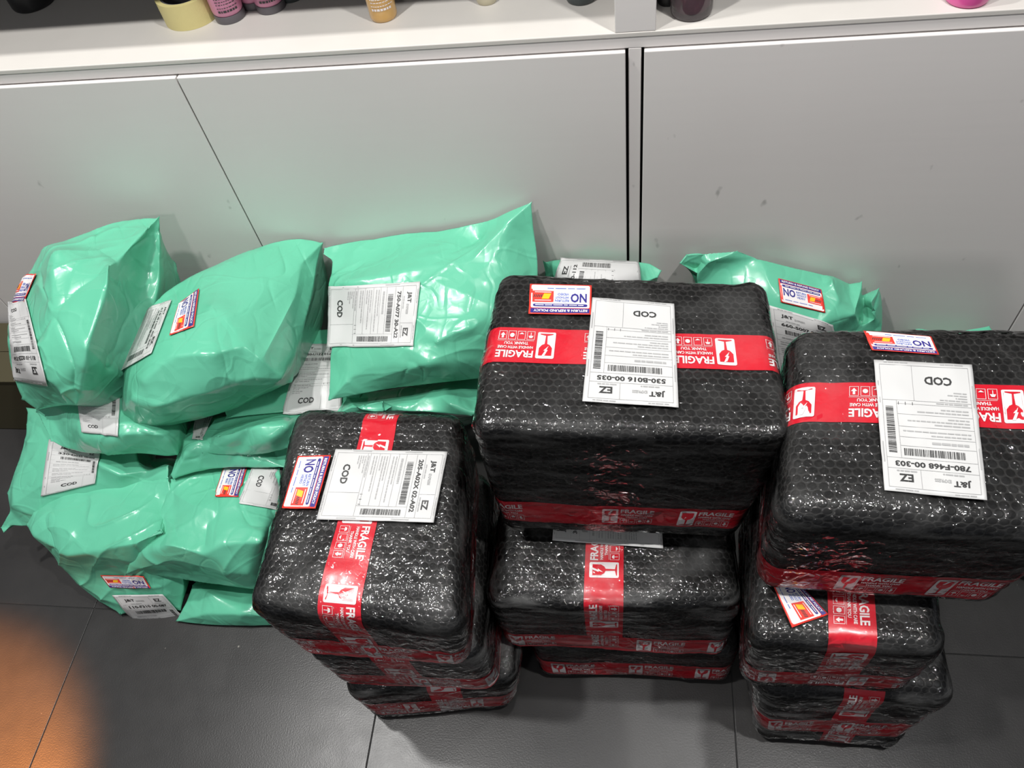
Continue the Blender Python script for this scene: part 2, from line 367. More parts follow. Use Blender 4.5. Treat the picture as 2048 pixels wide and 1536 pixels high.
def fragile(length):
    p = Print(); x = -length/2
    TW = TWHITE
    while x < length/2-85:
        p.rrect(x+3, 6, x+24, 44, 2, TW, 1)
        p.poly([(x+6, 40), (x+21, 40), (x+21, 29), (x+18, 24.5), (x+15, 23), (x+14.4, 11), (x+21, 9.5), (x+21, 8.3), (x+6, 8.3), (x+6, 9.5), (x+12.6, 11), (x+12, 23), (x+9, 24.5), (x+6, 29)][::-1], TAPE, 2)
        p.poly([(x+14, 41), (x+17, 41), (x+13.5, 33), (x+15.5, 33), (x+10, 26), (x+12, 32), (x+10.5, 32)][::-1], TW, 3)
        p.text('FRAGILE', x+27, 33, 10.5, TW, 43, True, 1)
        p.text('HANDLE WITH CARE', x+28, 26.5, 4, TW, 41, True, 1)
        p.text('THANK YOU', x+34, 20.5, 4, TW, 28, True, 1)
        for i in range(4):
            cx = x+32+i*11
            for a in ((cx-4.6, 5.5, cx+4.6, 6), (cx-4.6, 17, cx+4.6, 17.5), (cx-4.6, 5.5, cx-4.1, 17.5), (cx+4.1, 5.5, cx+4.6, 17.5)): p.rect(*a, TW, 1)
        cx = x+32; p.poly([(cx-3, 12), (cx+3, 12), (cx+1.5, 15), (cx-1.5, 15)], TW, 1); p.rect(cx-.4, 7.5, cx+.4, 12, TW, 1)
        cx = x+43; p.poly([(cx-3, 10), (cx, 7.5), (cx+3, 10)], TW, 1)
        cx = x+54; p.poly([(cx+2.8*math.cos(a), 11.5+3*math.sin(a)) for a in np.linspace(0, 6.28, 9)[:-1]], TW, 1)
        cx = x+65; p.poly([(cx-1.2, 15.5), (cx-1.2, 11.5), (cx-3, 11.5), (cx, 7.5), (cx+3, 11.5), (cx+1.2, 11.5), (cx+1.2, 15.5)], TW, 1)
        p.rect(x+28, 18.7, x+70, 19.1, TW, 1)
        x += 100
    return p

def sheet_from_corners(corners, W, Hh, bvh, off, n=26):
    """paper laid on a surface: corners (image TL,TR,BR,BL of the upright sheet) give rays that meet the surface"""
    c = [np.array(k, float) for k in corners]      # TL TR BR BL
    # homography unit square -> quad
    (x0, y0), (x1, y1), (x2, y2), (x3, y3) = c[3], c[2], c[1], c[0]    # BL BR TR TL
    dx1, dx2, dx3 = x1-x2, x3-x2, x0-x1+x2-x3; dy1, dy2, dy3 = y1-y2, y3-y2, y0-y1+y2-y3
    den = dx1*dy2-dx2*dy1; g = (dx3*dy2-dx2*dy3)/den; h = (dx1*dy3-dx3*dy1)/den
    a, b_, cc = x1-x0+g*x1, x3-x0+h*x3, x0; d, e, f = y1-y0+g*y1, y3-y0+h*y3, y0
    G = np.full((n, n, 3), np.nan); NN = np.full((n, n, 3), np.nan)
    for j in range(n):
        for i in range(n):
            u, v = i/(n-1), j/(n-1); q = g*u+h*v+1
            px, py = (a*u+b_*v+cc)/q, (d*u+e*v+f)/q
            r = ray(px, py); hit = bvh.ray_cast(Vector(EYE), Vector(r), 4)
            if hit[0] is not None:
                nn = np.array(hit[1]);
                if nn@r > 0: nn = -nn
                G[j, i] = np.array(hit[0]); NN[j, i] = nn
    # fill the sheet past the silhouette by continuing it from its valid part
    bad = np.isnan(G[:, :, 0])
    if bad.any() and (~bad).sum() > 8:
        jj, ii = np.where(~bad); bj, bi = np.where(bad)
        A = np.stack([jj, ii, np.ones(len(jj))], 1); B = np.stack([bj, bi, np.ones(len(bj))], 1)
        sol = np.linalg.lstsq(A, G[jj, ii], rcond=None)[0]
        nm = NN[jj, ii].mean(0); nm /= np.linalg.norm(nm)
        for b0, b1 in zip(bj, bi):
            k = np.argsort((jj-b0)**2+(ii-b1)**2)[:6]; dist = math.sqrt(((jj[k]-b0)**2+(ii[k]-b1)**2).min())
            step = np.array([b0-jj[k].mean(), b1-ii[k].mean()])@sol[:2]
            G[b0, b1] = G[jj[k], ii[k]].mean(0)+step-NN[jj[k], ii[k]].mean(0)*.0008*dist; NN[b0, b1] = NN[jj[k], ii[k]].mean(0)
    G = np.nan_to_num(G); NN = np.nan_to_num(NN)
    # relax so that paper does not follow every crease
    for it in range(3):
        D = (G*NN).sum(-1)
        S = G.copy(); S[1:-1, 1:-1] = (G[1:-1, 1:-1]*2+G[:-2, 1:-1]+G[2:, 1:-1]+G[1:-1, :-2]+G[1:-1, 2:])/6; G = S
        S = NN.copy(); S[1:-1, 1:-1] = (NN[1:-1, 1:-1]+NN[:-2, 1:-1]+NN[2:, 1:-1]+NN[1:-1, :-2]+NN[1:-1, 2:])/5; NN = S
    NN /= np.maximum(np.linalg.norm(NN, axis=-1, keepdims=True), 1e-6)
    def mapf(x, y, o):
        u = np.clip(np.asarray(x)/W, 0, 1)*(n-1); v = np.clip(np.asarray(y)/Hh, 0, 1)*(n-1)
        i = np.minimum(u.astype(int), n-2); j = np.minimum(v.astype(int), n-2); fu = (u-i)[:, None]; fv = (v-j)[:, None]
        P = G[j, i]*(1-fu)*(1-fv)+G[j, i+1]*fu*(1-fv)+G[j+1, i]*(1-fu)*fv+G[j+1, i+1]*fu*fv
        Q = NN[j, i]*(1-fu)*(1-fv)+NN[j, i+1]*fu*(1-fv)+NN[j+1, i]*(1-fu)*fv+NN[j+1, i+1]*fu*fv
        return P+Q*(off+o)
    return mapf
def grid_sheet(name, mapf, W, Hh, m, parent, nx=30, ny=30, thick=.0003):
    X, Y = np.meshgrid(np.linspace(0, W, nx), np.linspace(0, Hh, ny)); A = mapf(X.ravel(), Y.ravel(), .0002); B = mapf(X.ravel(), Y.ravel(), .0002-thick)
    F = [(j*nx+i, j*nx+i+1, (j+1)*nx+i+1, (j+1)*nx+i) for j in range(ny-1) for i in range(nx-1)]
    k = nx*ny; FF = list(F)+[tuple(q+k for q in f[::-1]) for f in F]
    bd = [i for i in range(nx)]+[j*nx+nx-1 for j in range(1, ny)]+[(ny-1)*nx+i for i in range(nx-2, -1, -1)]+[j*nx for j in range(ny-2, 0, -1)]
    for p, q in zip(bd, bd[1:]+bd[:1]): FF.append((q, p, p+k, q+k))
    return mesh(name, np.concatenate([A, B]), FF, m, parent)
ALL_ADOPT = []
def put_waybill(kids, corners, bvh, off, number, seed, clip=None, vmin=0.0):
    mapf = sheet_from_corners(corners, .1, .15, bvh, off)
    s = grid_sheet('waybill', mapf, .1, .15, PAPER, None); s['label'] = 'white printed courier waybill'
    p = waybill(number, seed).build('waybill_print', mapf, s)
    kids.append(s)
def put_sticker(kids, corners, bvh, off):
    mapf = sheet_from_corners(corners, .08, .055, bvh, off, 16)
    s = grid_sheet('return_sticker', mapf, .08, .055, SRED, None, 16, 12); s['label'] = 'red, white and navy no-return policy sticker'
    return_sticker().build('sticker_print', mapf, s); kids.append(s)

# ---------------------------------------------------------------- black bubble-wrapped boxes
def wrapped_box(label, top, bot, bands, seed, r=.020, lump=.0035, res=.0026, wrap=None, film=None, waybills=(), stickers=(), spread=.0, group=''):
    """top/bot: 4 corners each: back-left, back-right, front-right, front-left (world)."""
    top = np.array(top, float); bot = np.array(bot, float)
    sx = (np.linalg.norm(top[1]-top[0])+np.linalg.norm(top[2]-top[3]))/2; sy = (np.linalg.norm(top[3]-top[0])+np.linalg.norm(top[2]-top[1]))/2
    sz = np.mean(top[:, 2]-bot[:, 2]); D = np.array([sx, sy, sz])
    def warp(q):
        u = (q/D+.5); x, y, z = u[:, :1], u[:, 1:2], u[:, 2:3]      # y=1 is the back
        f = lambda c: c[3]*(1-x)*(1-y)+c[2]*x*(1-y)+c[1]*x*y+c[0]*(1-x)*y
        return f(bot)*(1-z)+f(top)*z
    def lumps(q):
        return lump*(noise(q*9+seed*7.3, seed)*.8+noise(q*24+seed, seed+1)*.35)+lump*.18*ridge(q*55, seed+2)
    def surf(q, n, off): return warp(q+n*(lumps(q)[:, None]+off))
    def build(rs, off, bubbles=False, extra=None):
        VV = []; FF = []; UV = []; k = 0
        for ax in range(3):
            a, b = [(1, 2), (2, 0), (0, 1)][ax]
            for sgn in (1, -1):
                na = max(4, int(D[a]/rs)); nb = max(4, int(D[b]/rs))
                A, B = np.meshgrid(np.linspace(-D[a]/2, D[a]/2, na+1), np.linspace(-D[b]/2, D[b]/2, nb+1)); P = np.zeros((A.size, 3))
                P[:, a] = A.ravel(); P[:, b] = B.ravel(); P[:, ax] = sgn*D[ax]/2
                core = np.clip(P, -(D/2-r), D/2-r); n = P-core; n /= np.linalg.norm(n, axis=1, keepdims=True); q = core+n*r
                uv = np.stack([A.ravel()+ax*1.0, B.ravel()+sgn*.7], 1)
                o = off
                if bubbles:
                    def lat(ox, oy):
                        fx = ((uv[:, 0]+ox)/PITCH) % 1-.5; fy = (((uv[:, 1]+oy)/(PITCH*1.7320508)) % 1-.5)*1.7320508
                        return np.hypot(fx, fy)
                    dd = np.minimum(lat(0, 0), lat(PITCH/2, PITCH*.8660254))
                    o = off+.0003*np.clip((.50-dd)/.14, 0, 1)*(.55+.45*noise(q*40, seed+5))
                    o = o[:, None]
                if extra is not None: o = off+extra(q)[:, None]
                VV.append(surf(q, n, o)); UV.append(uv)
                i = np.arange(na)[None, :]; j = np.arange(nb)[:, None]; base = j*(na+1)+i+k
                Fq = np.stack([base, base+1, base+na+2, base+na+1], -1).reshape(-1, 4)
                if sgn < 0: Fq = Fq[:, ::-1]
                FF.append(Fq); k += len(P)
        return np.concatenate(VV), np.concatenate(FF), np.concatenate(UV)
    V, F, UV = build(res, 0.0, True)
    c = bot.mean(0); root = empty('bubble_wrapped_parcel', (c[0], c[1], bot[:, 2].min()), label, 'parcel', group)
    kids = [mesh('bubble_wrap', V, F, wrap or WRAP, uv=UV)]
    Vf, Ff, UVf = build(.006, .0022, extra=lambda q: .0016*ridge(q*np.array([18, 18, 60.]), seed+9)+.0006*ridge(q*90, seed+3))
    if film is not None: kids.append(mesh('stretch_film', Vf, Ff, film, uv=UVf))
    bvh = BVHTree.FromPolygons(Vf.tolist(), Ff.tolist())
    # tape bands
    for kind, pos, flip, slide, skew in bands:
        ax = {'x': (0, 2, 1), 'y': (1, 2, 0), 'h': (0, 1, 2)}[kind]; a, b, cax = ax
        la, lb = D[a]-2*r, D[b]-2*r; arc = math.pi/2*r; per = 2*(la+lb)+4*arc
        def path(s):
            s = (s+la/2+arc+lb/2*0) % per; q = np.zeros((len(s), 2)); n = np.zeros((len(s), 2))
            segs = [('l', la, (-la/2, lb/2+r), (1, 0), (0, 1)), ('c', arc, (la/2, lb/2), math.pi/2), ('l', lb, (la/2+r, lb/2), (0, -1), (1, 0)), ('c', arc, (la/2, -lb/2), 0),
                    ('l', la, (la/2, -lb/2-r), (-1, 0), (0, -1)), ('c', arc, (-la/2, -lb/2), -math.pi/2), ('l', lb, (-la/2-r, -lb/2), (0, 1), (-1, 0)), ('c', arc, (-la/2, lb/2), math.pi)]
            s0 = (s-arc) % per; acc = 0
            for sg in segs:
                L = sg[1]; m = (s0 >= acc-1e-9) & (s0 <= acc+L+1e-9); t = (s0-acc)[m]
                if sg[0] == 'l': q[m] = np.array(sg[2])+t[:, None]*np.array(sg[3]); n[m] = sg[4]
                else:
                    an = sg[3]-t/r; n[m] = np.stack([np.cos(an), np.sin(an)], 1); q[m] = np.array(sg[2])+n[m]*r
                acc += L
            return q, n
        # s runs clockwise seen from the +c side, starting at the middle of the +b face
        def mapf(s, t, o, path=path, a=a, b=b, cax=cax, pos=pos, flip=flip, skew=skew, slide=slide):
            s = np.asarray(s)*flip+slide; t = (np.asarray(t)-.025)*flip
            if kind == 'h': pass
            q2, n2 = path(s); q = np.zeros((len(s), 3)); n = np.zeros((len(s), 3))
            q[:, a] = q2[:, 0]; q[:, b] = q2[:, 1]; n[:, a] = n2[:, 0]; n[:, b] = n2[:, 1]
            sgn = -1 if kind == 'x' else 1
            q[:, cax] = pos+(t if kind != 'y' else -t)+skew*np.sin(2*math.pi*s/per)
            return surf(q, n, (.0013+o))
        if kind == 'h':
            base = mapf
            mapf = lambda s, t, o, base=base: base(-np.asarray(s), t, o)
        nS = int(per/.006); S = np.linspace(-per/2, per/2, nS); T = np.linspace(0, .05, 9)
        SS, TT = np.meshgrid(S, T); P = mapf(SS.ravel(), TT.ravel(), 0*.0)
        Fb = [(j*nS+i, j*nS+i+1, (j+1)*nS+i+1, (j+1)*nS+i) for j in range(8) for i in range(nS-1)]
        tp = mesh('fragile_tape', P, Fb, TAPE)
        pr = fragile(int((per-.02)*1000)).build('tape_print', mapf, tp)
        kids.append(tp)
    for cs, num, sd in waybills: put_waybill(kids, cs, bvh, .0022, num, sd)
    for cs in stickers: put_sticker(kids, cs, bvh, .0022)
    adopt(root, kids)
    return root

# ---------------------------------------------------------------- green polythene mailers
def mailer(label, outline, inner, creases, back, seed, wr=1.0, level=4, shrink=.86, waybills=(), stickers=(), group='', crease_all=.9, solid=None):
    ar = sum(a[0]*b[1]-b[0]*a[1] for a, b in zip(outline, outline[1:]+outline[:1]))
    n = len(outline); P3 = []; P2 = []; turned = ar > 0      # turned: listed clockwise as seen
    for (x, y, d) in list(outline)+list(inner):
        p = at(x, y, d)
        if p[1] > -.014: p = at(x, y, y=-.014)
        if p[2] < .006: p = at(x, y, z=.006)
        P3.append(p); P2.append(Vector((x, -y)))
    edges = [(i, (i+1) % n) for i in range(n)]+[tuple(e) for e in creases]
    vo, eo, fo, ov, oe, of = delaunay_2d_cdt(P2, edges, [list(range(n))], 1, 1e-4)
    # any vertex made by crossing creases: interpolate
    V = []
    for k, v in enumerate(vo):
        if ov[k]: V.append(P3[ov[k][0]])
        else:
            ds = sorted(range(len(P2)), key=lambda q: (P2[q]-v).length)[:3]; V.append(np.mean([P3[q] for q in ds], 0))
    faces = [list(f) for f in fo]
    o2n = {}
    for k in range(len(vo)):
        for q in ov[k]: o2n[q] = k
    ring = [o2n[i] for i in range(n)]
    cr = {}
    for k, e in enumerate(eo):
        src = oe[k]
        if any(s < n for s in src): cr[tuple(sorted(e))] = crease_all
        elif len(src): cr[tuple(sorted(e))] = .9
    # back half of the bag
    cen = np.mean([V[i] for i in ring], 0); bk = np.array(back, float)
    base = len(V)
    for i in ring:
        p = cen+(V[i]-cen)*shrink+bk*.55; V.append(p)
    for i in ring:
        p = cen+(V[i]-cen)*shrink*.80+bk; V.append(p)
    V.append(cen+bk*1.05); top = len(V)-1
    for i in range(n):
        j = (i+1) % n
        for A, B in ((ring, [base+k for k in range(n)]), ([base+k for k in range(n)], [base+n+k for k in range(n)])):
            q = [A[j], A[i], B[i], B[j]]; faces.append(q[::-1] if turned else q)
        q = [base+n+j, base+n+i, top]; faces.append(q[::-1] if turned else q)
    V = np.array(V); V[:, 1] = np.minimum(V[:, 1], -.012); V[:, 2] = np.maximum(V[:, 2], .004)
    me = bpy.data.meshes.new('tmp'); me.from_pydata(V.tolist(), [], faces); me.update()
    at_ = me.attributes.new('crease_edge', 'FLOAT', 'EDGE')
    for e in me.edges:
        c_ = cr.get(tuple(sorted(e.vertices)))
        if c_: at_.data[e.index].value = c_
    av = me.attributes.new('crease_vert', 'FLOAT', 'POINT')
    for k in range(n):
        a_, b_, c_ = (np.array(outline[(k+q) % n][:2], float) for q in (-1, 0, 1)); u_, v_ = b_-a_, c_-b_
        ang = math.degrees(math.acos(max(-1, min(1, u_@v_/np.linalg.norm(u_)/np.linalg.norm(v_)))))
        if ang > 28: av.data[ring[k]].value = 1.0
    cnt = {}
    for e in creases:
        for q in e: cnt[q] = cnt.get(q, 0)+1
    for q, c_ in cnt.items():
        if q >= n and q in o2n: av.data[o2n[q]].value = .5 if c_ == 2 else .8
    o = bpy.data.objects.new('tmp', me); sc.collection.objects.link(o)
    md = o.modifiers.new('s', 'SUBSURF'); md.levels = level; md.render_levels = level
    dg = bpy.context.evaluated_depsgraph_get(); m2 = bpy.data.meshes.new_from_object(o.evaluated_get(dg))
    bpy.data.objects.remove(o)
    nv = len(m2.vertices); co = np.zeros(nv*3, dtype=np.float32); m2.vertices.foreach_get('co', co); co = co.reshape(-1, 3).astype(float)
    no = np.zeros(nv*3, dtype=np.float32); m2.vertices.foreach_get('normal', no); no = no.reshape(-1, 3)
    fl = np.zeros(len(m2.loops), dtype=np.int32); m2.loops.foreach_get('vertex_index', fl); F = fl.reshape(-1, 4)
    q = co+.02*np.stack([noise(co*6, seed), noise(co*6, seed+1), noise(co*6, seed+2)], 1)
    strength = .35+.65*np.clip(noise(co*5, seed+7)*1.3+.4, 0, 1)
    s1 = q@np.array([[1., .3, 0], [-.3, 1, .2], [.1, -.2, 1]])*np.array([7, 11, 7])
    sharp = lambda P, sd, w_: np.exp(-np.abs(noise(P, sd))/w_)
    s2 = q@np.array([[.8, -.5, .2], [.5, .8, .1], [0, .2, 1]])*np.array([9, 24, 12])
    s3 = q@np.array([[.5, .8, -.1], [-.8, .5, .3], [.2, -.2, 1]])*np.array([12, 30, 18])
    m1 = np.clip(noise(co*8, seed+8)*2+.3, 0, 1); m2_ = np.clip(noise(co*9, seed+9)*2.2+.2, 0, 1)
    d = (.0075*(ridge(s1, seed+3)-.5)+.0050*sharp(s2, seed+4, .13)*m1-.0045*sharp(s3, seed+6, .13)*m2_+.0008*(ridge(q*45, seed+5)-.5)*strength)*wr
    rp = np.array([V[ring[k]]*(1-t_)+V[ring[(k+1) % n]]*t_ for k in range(n) for t_ in np.linspace(0, 1, 9)[:-1]])
    dist = np.sqrt(((co[:, None, :].astype(np.float32)-rp[None].astype(np.float32))**2).sum(-1)).min(1)
    co += no*(d*(.12+.88*np.clip(dist/.022, 0, 1)))[:, None]
    co[:, 1] = np.minimum(co[:, 1], -.0085); co[:, 2] = np.maximum(co[:, 2], .002)
    bpy.data.meshes.remove(m2); bpy.data.meshes.remove(me)
    c = co.mean(0); root = empty('poly_mailer', (c[0], c[1], co[:, 2].min()), label, 'parcel', group)
    kids = [mesh('bag', co, F, BAG)]
    bvh = BVHTree.FromPolygons(co.tolist(), F.tolist())
    for cs, num, sd in waybills: put_waybill(kids, cs, bvh, .0030, num, sd)
    for cs in stickers: put_sticker(kids, cs, bvh, .0026)
    adopt(root, kids)
    return root
#SECTION_STRUCTURE
# ---------------------------------------------------------------- floor of large dark tiles
fl = box('floor', -2.35, 2.1, -2.3, .42, -.03, -.0015, GROUT); fl['kind'] = 'structure'
TX = [-.958+.5545*k for k in range(-2, 6)]; TY = [-.540+.60*k for k in range(-3, 2)]
tm = None
for x in TX:
    for y in TY:
        g = .0008; sx_, sy_ = .5545-2*g, .60-2*g
        if tm is None:
            t0 = box('tile', 0, sx_, 0, sy_, -.010, 0, TILE, fl, .0008); tm = t0.data; o = t0
        else:
            o = bpy.data.objects.new('tile', tm); sc.collection.objects.link(o); o.parent = fl
            b = o.modifiers.new('bevel', 'BEVEL'); b.width = .0008; b.segments = 2
        o.location = (x+g, y+g, 0)
# ---------------------------------------------------------------- back wall
wb = box('wall_back', -2.35, 2.1, .40, .45, 0, 2.7, plain('shade_darkened_wall', (.22, .21, .20), .6)); wb['kind'] = 'structure'  # unseen wall, colour darkened to put shade into the open shelf
# ---------------------------------------------------------------- built-in display cabinet
cab = empty('display_cabinet', (0, .2, 0), 'white painted built-in display cabinet with flush lower panels and an open shelf', 'cabinet')
kids = []
kids.append(box('carcass', -2.3, 2.05, .012, .395, .0, .66, DARKGAP))
kids.append(box('fascia', -2.3, 2.05, -.001, .012, .6995, .7150, PAINT, bev=.001))
SHELFP = plain('shelf_white_laminate', (.60, .575, .54), .38, bump=.1, bscale=120)
kids.append(box('shelf_board', -2.3, 2.05, -.002, .395, .7150, .7220, SHELFP, bev=.0012))
kids.append(box('shelf_board', -2.3, 2.05, .012, .395, .6600, .7150, DARKGAP))
kids.append(box('shelf_board', -2.3, 2.05, .0, .395,   .955, .975, plain('shade_darkened_board', (.08, .075, .07), .6)))  # upper board out of view, its colour darkened so less light bounces onto the shelf
kids.append(box('shelf_divider', -.0275, .0240, -.0015, .395, .7220, .955, PAINT, bev=.001))
kids.append(box('stile', -.0105, .0062, -.001, .012, .0, .6995, PAINT, bev=.001))
for x0, x1 in ((-1.862, -1.2562), (-1.2538, -.6488), (-.6464, -.0145), (.0098, .6462), (.6486, 1.25)):
    k = box('panel', x0, x1, -.0065, .010, .02, .6972, PAINT, bev=.0012); kids.append(k)
kids.append(box('plinth', -2.3, 2.05, .006, .012, .0, .02, DARKGAP))
adopt(cab, kids)

#SECTION_SHELF
SZ = .7222
def bottle(label, name, x, y, rad, h, body, base=None, cat='bottle', cap=None, group=None, printm=None, tilt=0):
    root = empty(name, (x, y, SZ), label, cat, group); ks = []
    z = 0
    if base is not None: ks.append(lathe('cap', [(rad*.98, 0), (rad*1.0, .002), (rad, .009), (rad*.97, .0105)], base, (x, y, SZ))); z = .0105
    ks.append(lathe('body', [(rad*.90, z), (rad*.97, z+.002), (rad, z+.006), (rad, h*.82), (rad*.8, h*.9), (rad*.42, h*.93), (rad*.42, h)], body, (x, y, SZ)))
    if cap is not None: ks.append(lathe('lid', [(rad*.5, h), (rad*.5, h+.03), (rad*.46, h+.032)], cap, (x, y, SZ)))
    if printm is not None:
        p = Print(); rnd = random.Random(int(x*1000))
        for j, yy in enumerate((18, 24, 29, 33, 37, 41, 45)):
            hgt = 3.2 if j == 0 else 1.2; x0 = -15
            while x0 < 13: wd = rnd.uniform(1.5, 4.5); p.rect(x0, yy, x0+wd, yy+hgt, printm, 1, 2); x0 += wd+1
        a0 = math.atan2(EYE[1]-y, EYE[0]-x)
        mapf = lambda s, t, o: np.stack([x+(rad+.0002+o)*np.cos(a0+s/rad), y+(rad+.0002+o)*np.sin(a0+s/rad), SZ+t], 1)
        ks.append(p.build('label_print', mapf, None))
    adopt(root, ks); return root
PINK = plain('pink_bottle', (.62, .25, .38), .4, coat=.3); GREYCAP = plain('grey_cap', (.12, .11, .12), .4)
AMBER = plain('amber_liquid', (.62, .36, .10), .15, coat=.8); BLACKP = plain('black_plastic', (.012, .012, .013), .35)
m, t, b = nt('smoked_glass'); b.inputs['Base Color'].default_value = (.16, .13, .14, 1); b.inputs['Roughness'].default_value = .08; b.inputs['Transmission Weight'].default_value = .65; SMOKE = m
PINKS = plain('pink_liquid', (.65, .12, .32), .2); HOTPINK = plain('hot_pink_plastic', (.72, .10, .34), .3, coat=.4)
G = 'pink bottles on the shelf'
CREAM = plain('cream_plastic', (.55, .50, .36), .35); DKGREEN = plain('dark_bottle', (.05, .06, .06), .3)
def xy(px, py): p = at(px, py, z=SZ); return p[0], p[1]-.013
x, y = xy(392, 22)
root = empty('tape_roll', (x, y, SZ), 'pale yellow masking tape roll lying flat on the shelf beside the pink bottles', 'tape')
R_, r_ = .041, .034; seg = 48
def ring(name, Ro, Ri, h0, h1, m):
    V = []; F = []
    for rr, zz in ((Ro, h0), (Ro, h1), (Ri, h1), (Ri, h0)):
        for i in range(seg): a = 2*math.pi*i/seg; V.append((x+rr*math.cos(a), y+rr*math.sin(a), SZ+zz))
    for j in range(4):
        for i in range(seg): k = (i+1) % seg; F.append((j*seg+i, j*seg+k, ((j+1) % 4)*seg+k, ((j+1) % 4)*seg+i))
    o = mesh(name, V, F, m); e = o.modifiers.new('es', 'EDGE_SPLIT'); return o
adopt(root, [ring('tape', R_, r_, 0, .036, plain('masking_tape', (.66, .58, .26), .5, bump=.3, bscale=300)), ring('core', r_, r_-.003, .0005, .035, plain('grey_card', (.10, .10, .11), .7))])
x, y = xy(461, 40); bottle('pink bottle with a grey base cap nearest the tape roll', 'pink_bottle', x-.002, y+.022, .0225, .15, PINK, GREYCAP, printm=INK, group=G)
x, y = xy(506, 16); bottle('pink bottle half hidden between the two front pink bottles', 'pink_bottle', x, y+.022, .018, .15, PINK, GREYCAP, group=G)
x, y = xy(541, 20); bottle('pink bottle with a grey base cap on the right of the three', 'pink_bottle', x, y+.02, .0215, .15, PINK, GREYCAP, printm=INK, group=G)
x, y = xy(582, 0); bottle('dark bottle just right of the pink bottles at the photo edge', 'dark_bottle', x, y+.022, .020, .15, DKGREEN)
x, y = xy(767, 36); bottle('amber bottle with white print standing alone on the shelf', 'amber_bottle', x, y+.018, .0195, .13, AMBER, None, printm=SPINK, cap=BLACKP)
x, y = xy(974, 2); bottle('small cream-bottomed bottle deep in the shelf between amber bottle and divider', 'small_bottle', x, y+.014, .015, .10, CREAM)
x, y = xy(1162, 2); bottle('dark round-bottomed bottle in the shadow left of the divider', 'dark_bottle', x, y+.020, .021, .12, DKGREEN)
x, y = xy(60, 18); bottle('wide black bottle at the far left end of the shelf', 'black_bottle', x, y+.03, .034, .14, BLACKP)
x, y = xy(1327, 10); bottle('slim black bottle against the right side of the divider', 'black_bottle', x+.006, y+.02, .014, .13, BLACKP)
x, y = xy(1383, 34); rj = bottle('smoked glass jar with a pink filling right of the divider', 'glass_jar', x, y+.026, .027, .10, SMOKE, None, cat='jar', cap=BLACKP)
k = lathe('filling', [(.012, .006), (.015, .010), (.015, .05), (.01, .055)], PINKS, (x, y+.026, SZ)); adopt(rj, [k])
x, y = xy(1937, 8); bottle('hot pink round pot near the right end of the shelf', 'pink_pot', x, y+.026, .026, .06, HOTPINK, None, cat='pot')

#SECTION_CARTON
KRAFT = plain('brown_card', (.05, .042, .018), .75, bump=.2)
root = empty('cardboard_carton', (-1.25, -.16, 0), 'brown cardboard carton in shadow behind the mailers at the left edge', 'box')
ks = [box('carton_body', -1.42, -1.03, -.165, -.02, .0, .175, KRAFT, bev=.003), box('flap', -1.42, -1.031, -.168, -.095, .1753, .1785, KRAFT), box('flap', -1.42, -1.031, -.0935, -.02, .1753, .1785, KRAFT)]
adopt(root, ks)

#SECTION_BOXES
GB = 'black bubble-wrapped fragile parcels'
wrapped_box('large black bubble-wrapped parcel with waybill 530-B016 on top of the middle stack',
    [(-.166, -.286, .582), (.150, -.306, .582), (.160, -.522, .584), (-.176, -.516, .582)], [(-.165, -.295, .342), (.125, -.308, .342), (.124, -.520, .342), (-.168, -.518, .342)],
    [('x', .0, -1, .077, 0), ('h', -.066, 1, .035, 0)], 1, film=FILM, r=.015,
    waybills=[([(1357, 817), (1165, 805), (1185, 597), (1348, 610)], '530-B016 00-035', 3)], stickers=[[(1182, 632), (1057, 630), (1060, 570), (1184, 573)]], group=GB)
wrapped_box('medium black bubble-wrapped parcel under the large one in the middle stack, waybill edge showing',
    [(-.185, -.36, .300), (.130, -.36, .305), (.138, -.592, .300), (-.190, -.602, .296)], [(-.175, -.36, .132), (.125, -.36, .132), (.128, -.602, .132), (-.185, -.605, .132)],
    [('y', -.012, 1, .09, 0), ('h', -.055, 1, -.02, 0)], 2, wrap=WRAPG, film=FILM2, lump=.0055,
    waybills=[([(1105, 1082), (1112, 965), (1318, 975), (1326, 1098)], '302-C118 00-114', 5)], group=GB)
wrapped_box('black bubble-wrapped parcel on the floor at the bottom of the middle stack',
    [(-.145, -.37, .130), (.148, -.37, .130), (.150, -.598, .130), (-.150, -.602, .130)], [(-.14, -.37, .003), (.142, -.37, .003), (.145, -.604, .003), (-.145, -.608, .003)],
    [('h', -.022, 1, .02, 0)], 3, res=.0034, film=FILM, group=GB)
wrapped_box('black bubble-wrapped parcel with waybill 780-F468 on top of the right-hand stack',
    [(.172, -.382, .594), (.432, -.382, .592), (.412, -.622, .586), (.132, -.614, .592)], [(.168, -.388, .412), (.40, -.388, .412), (.378, -.622, .412), (.135, -.615, .412)],
    [('x', .015, -1, -.022, 0), ('h', -.047, 1, .063, 0)], 4, wrap=WRAPG, film=FILM, r=.024,
    waybills=[([(1973, 1003), (1768, 983), (1747, 722), (1942, 732)], '780-F468 00-303', 7)], stickers=[[(1877, 712), (1743, 702), (1726, 665), (1861, 676)]], group=GB)
wrapped_box('black bubble-wrapped parcel with a tilted return sticker, second in the right-hand stack',
    [(.150, -.45, .400), (.348, -.45, .402), (.330, -.668, .396), (.128, -.668, .396)], [(.148, -.45, .214), (.345, -.45, .214), (.335, -.664, .214), (.140, -.664, .214)],
    [('y', .006, -1, .105, 0), ('h', -.045, -1, .05, 0)], 5, wrap=WRAPG, film=FILM, r=.018,
    stickers=[[(1598, 1168), (1656, 1230), (1583, 1256), (1545, 1172)]], group=GB)
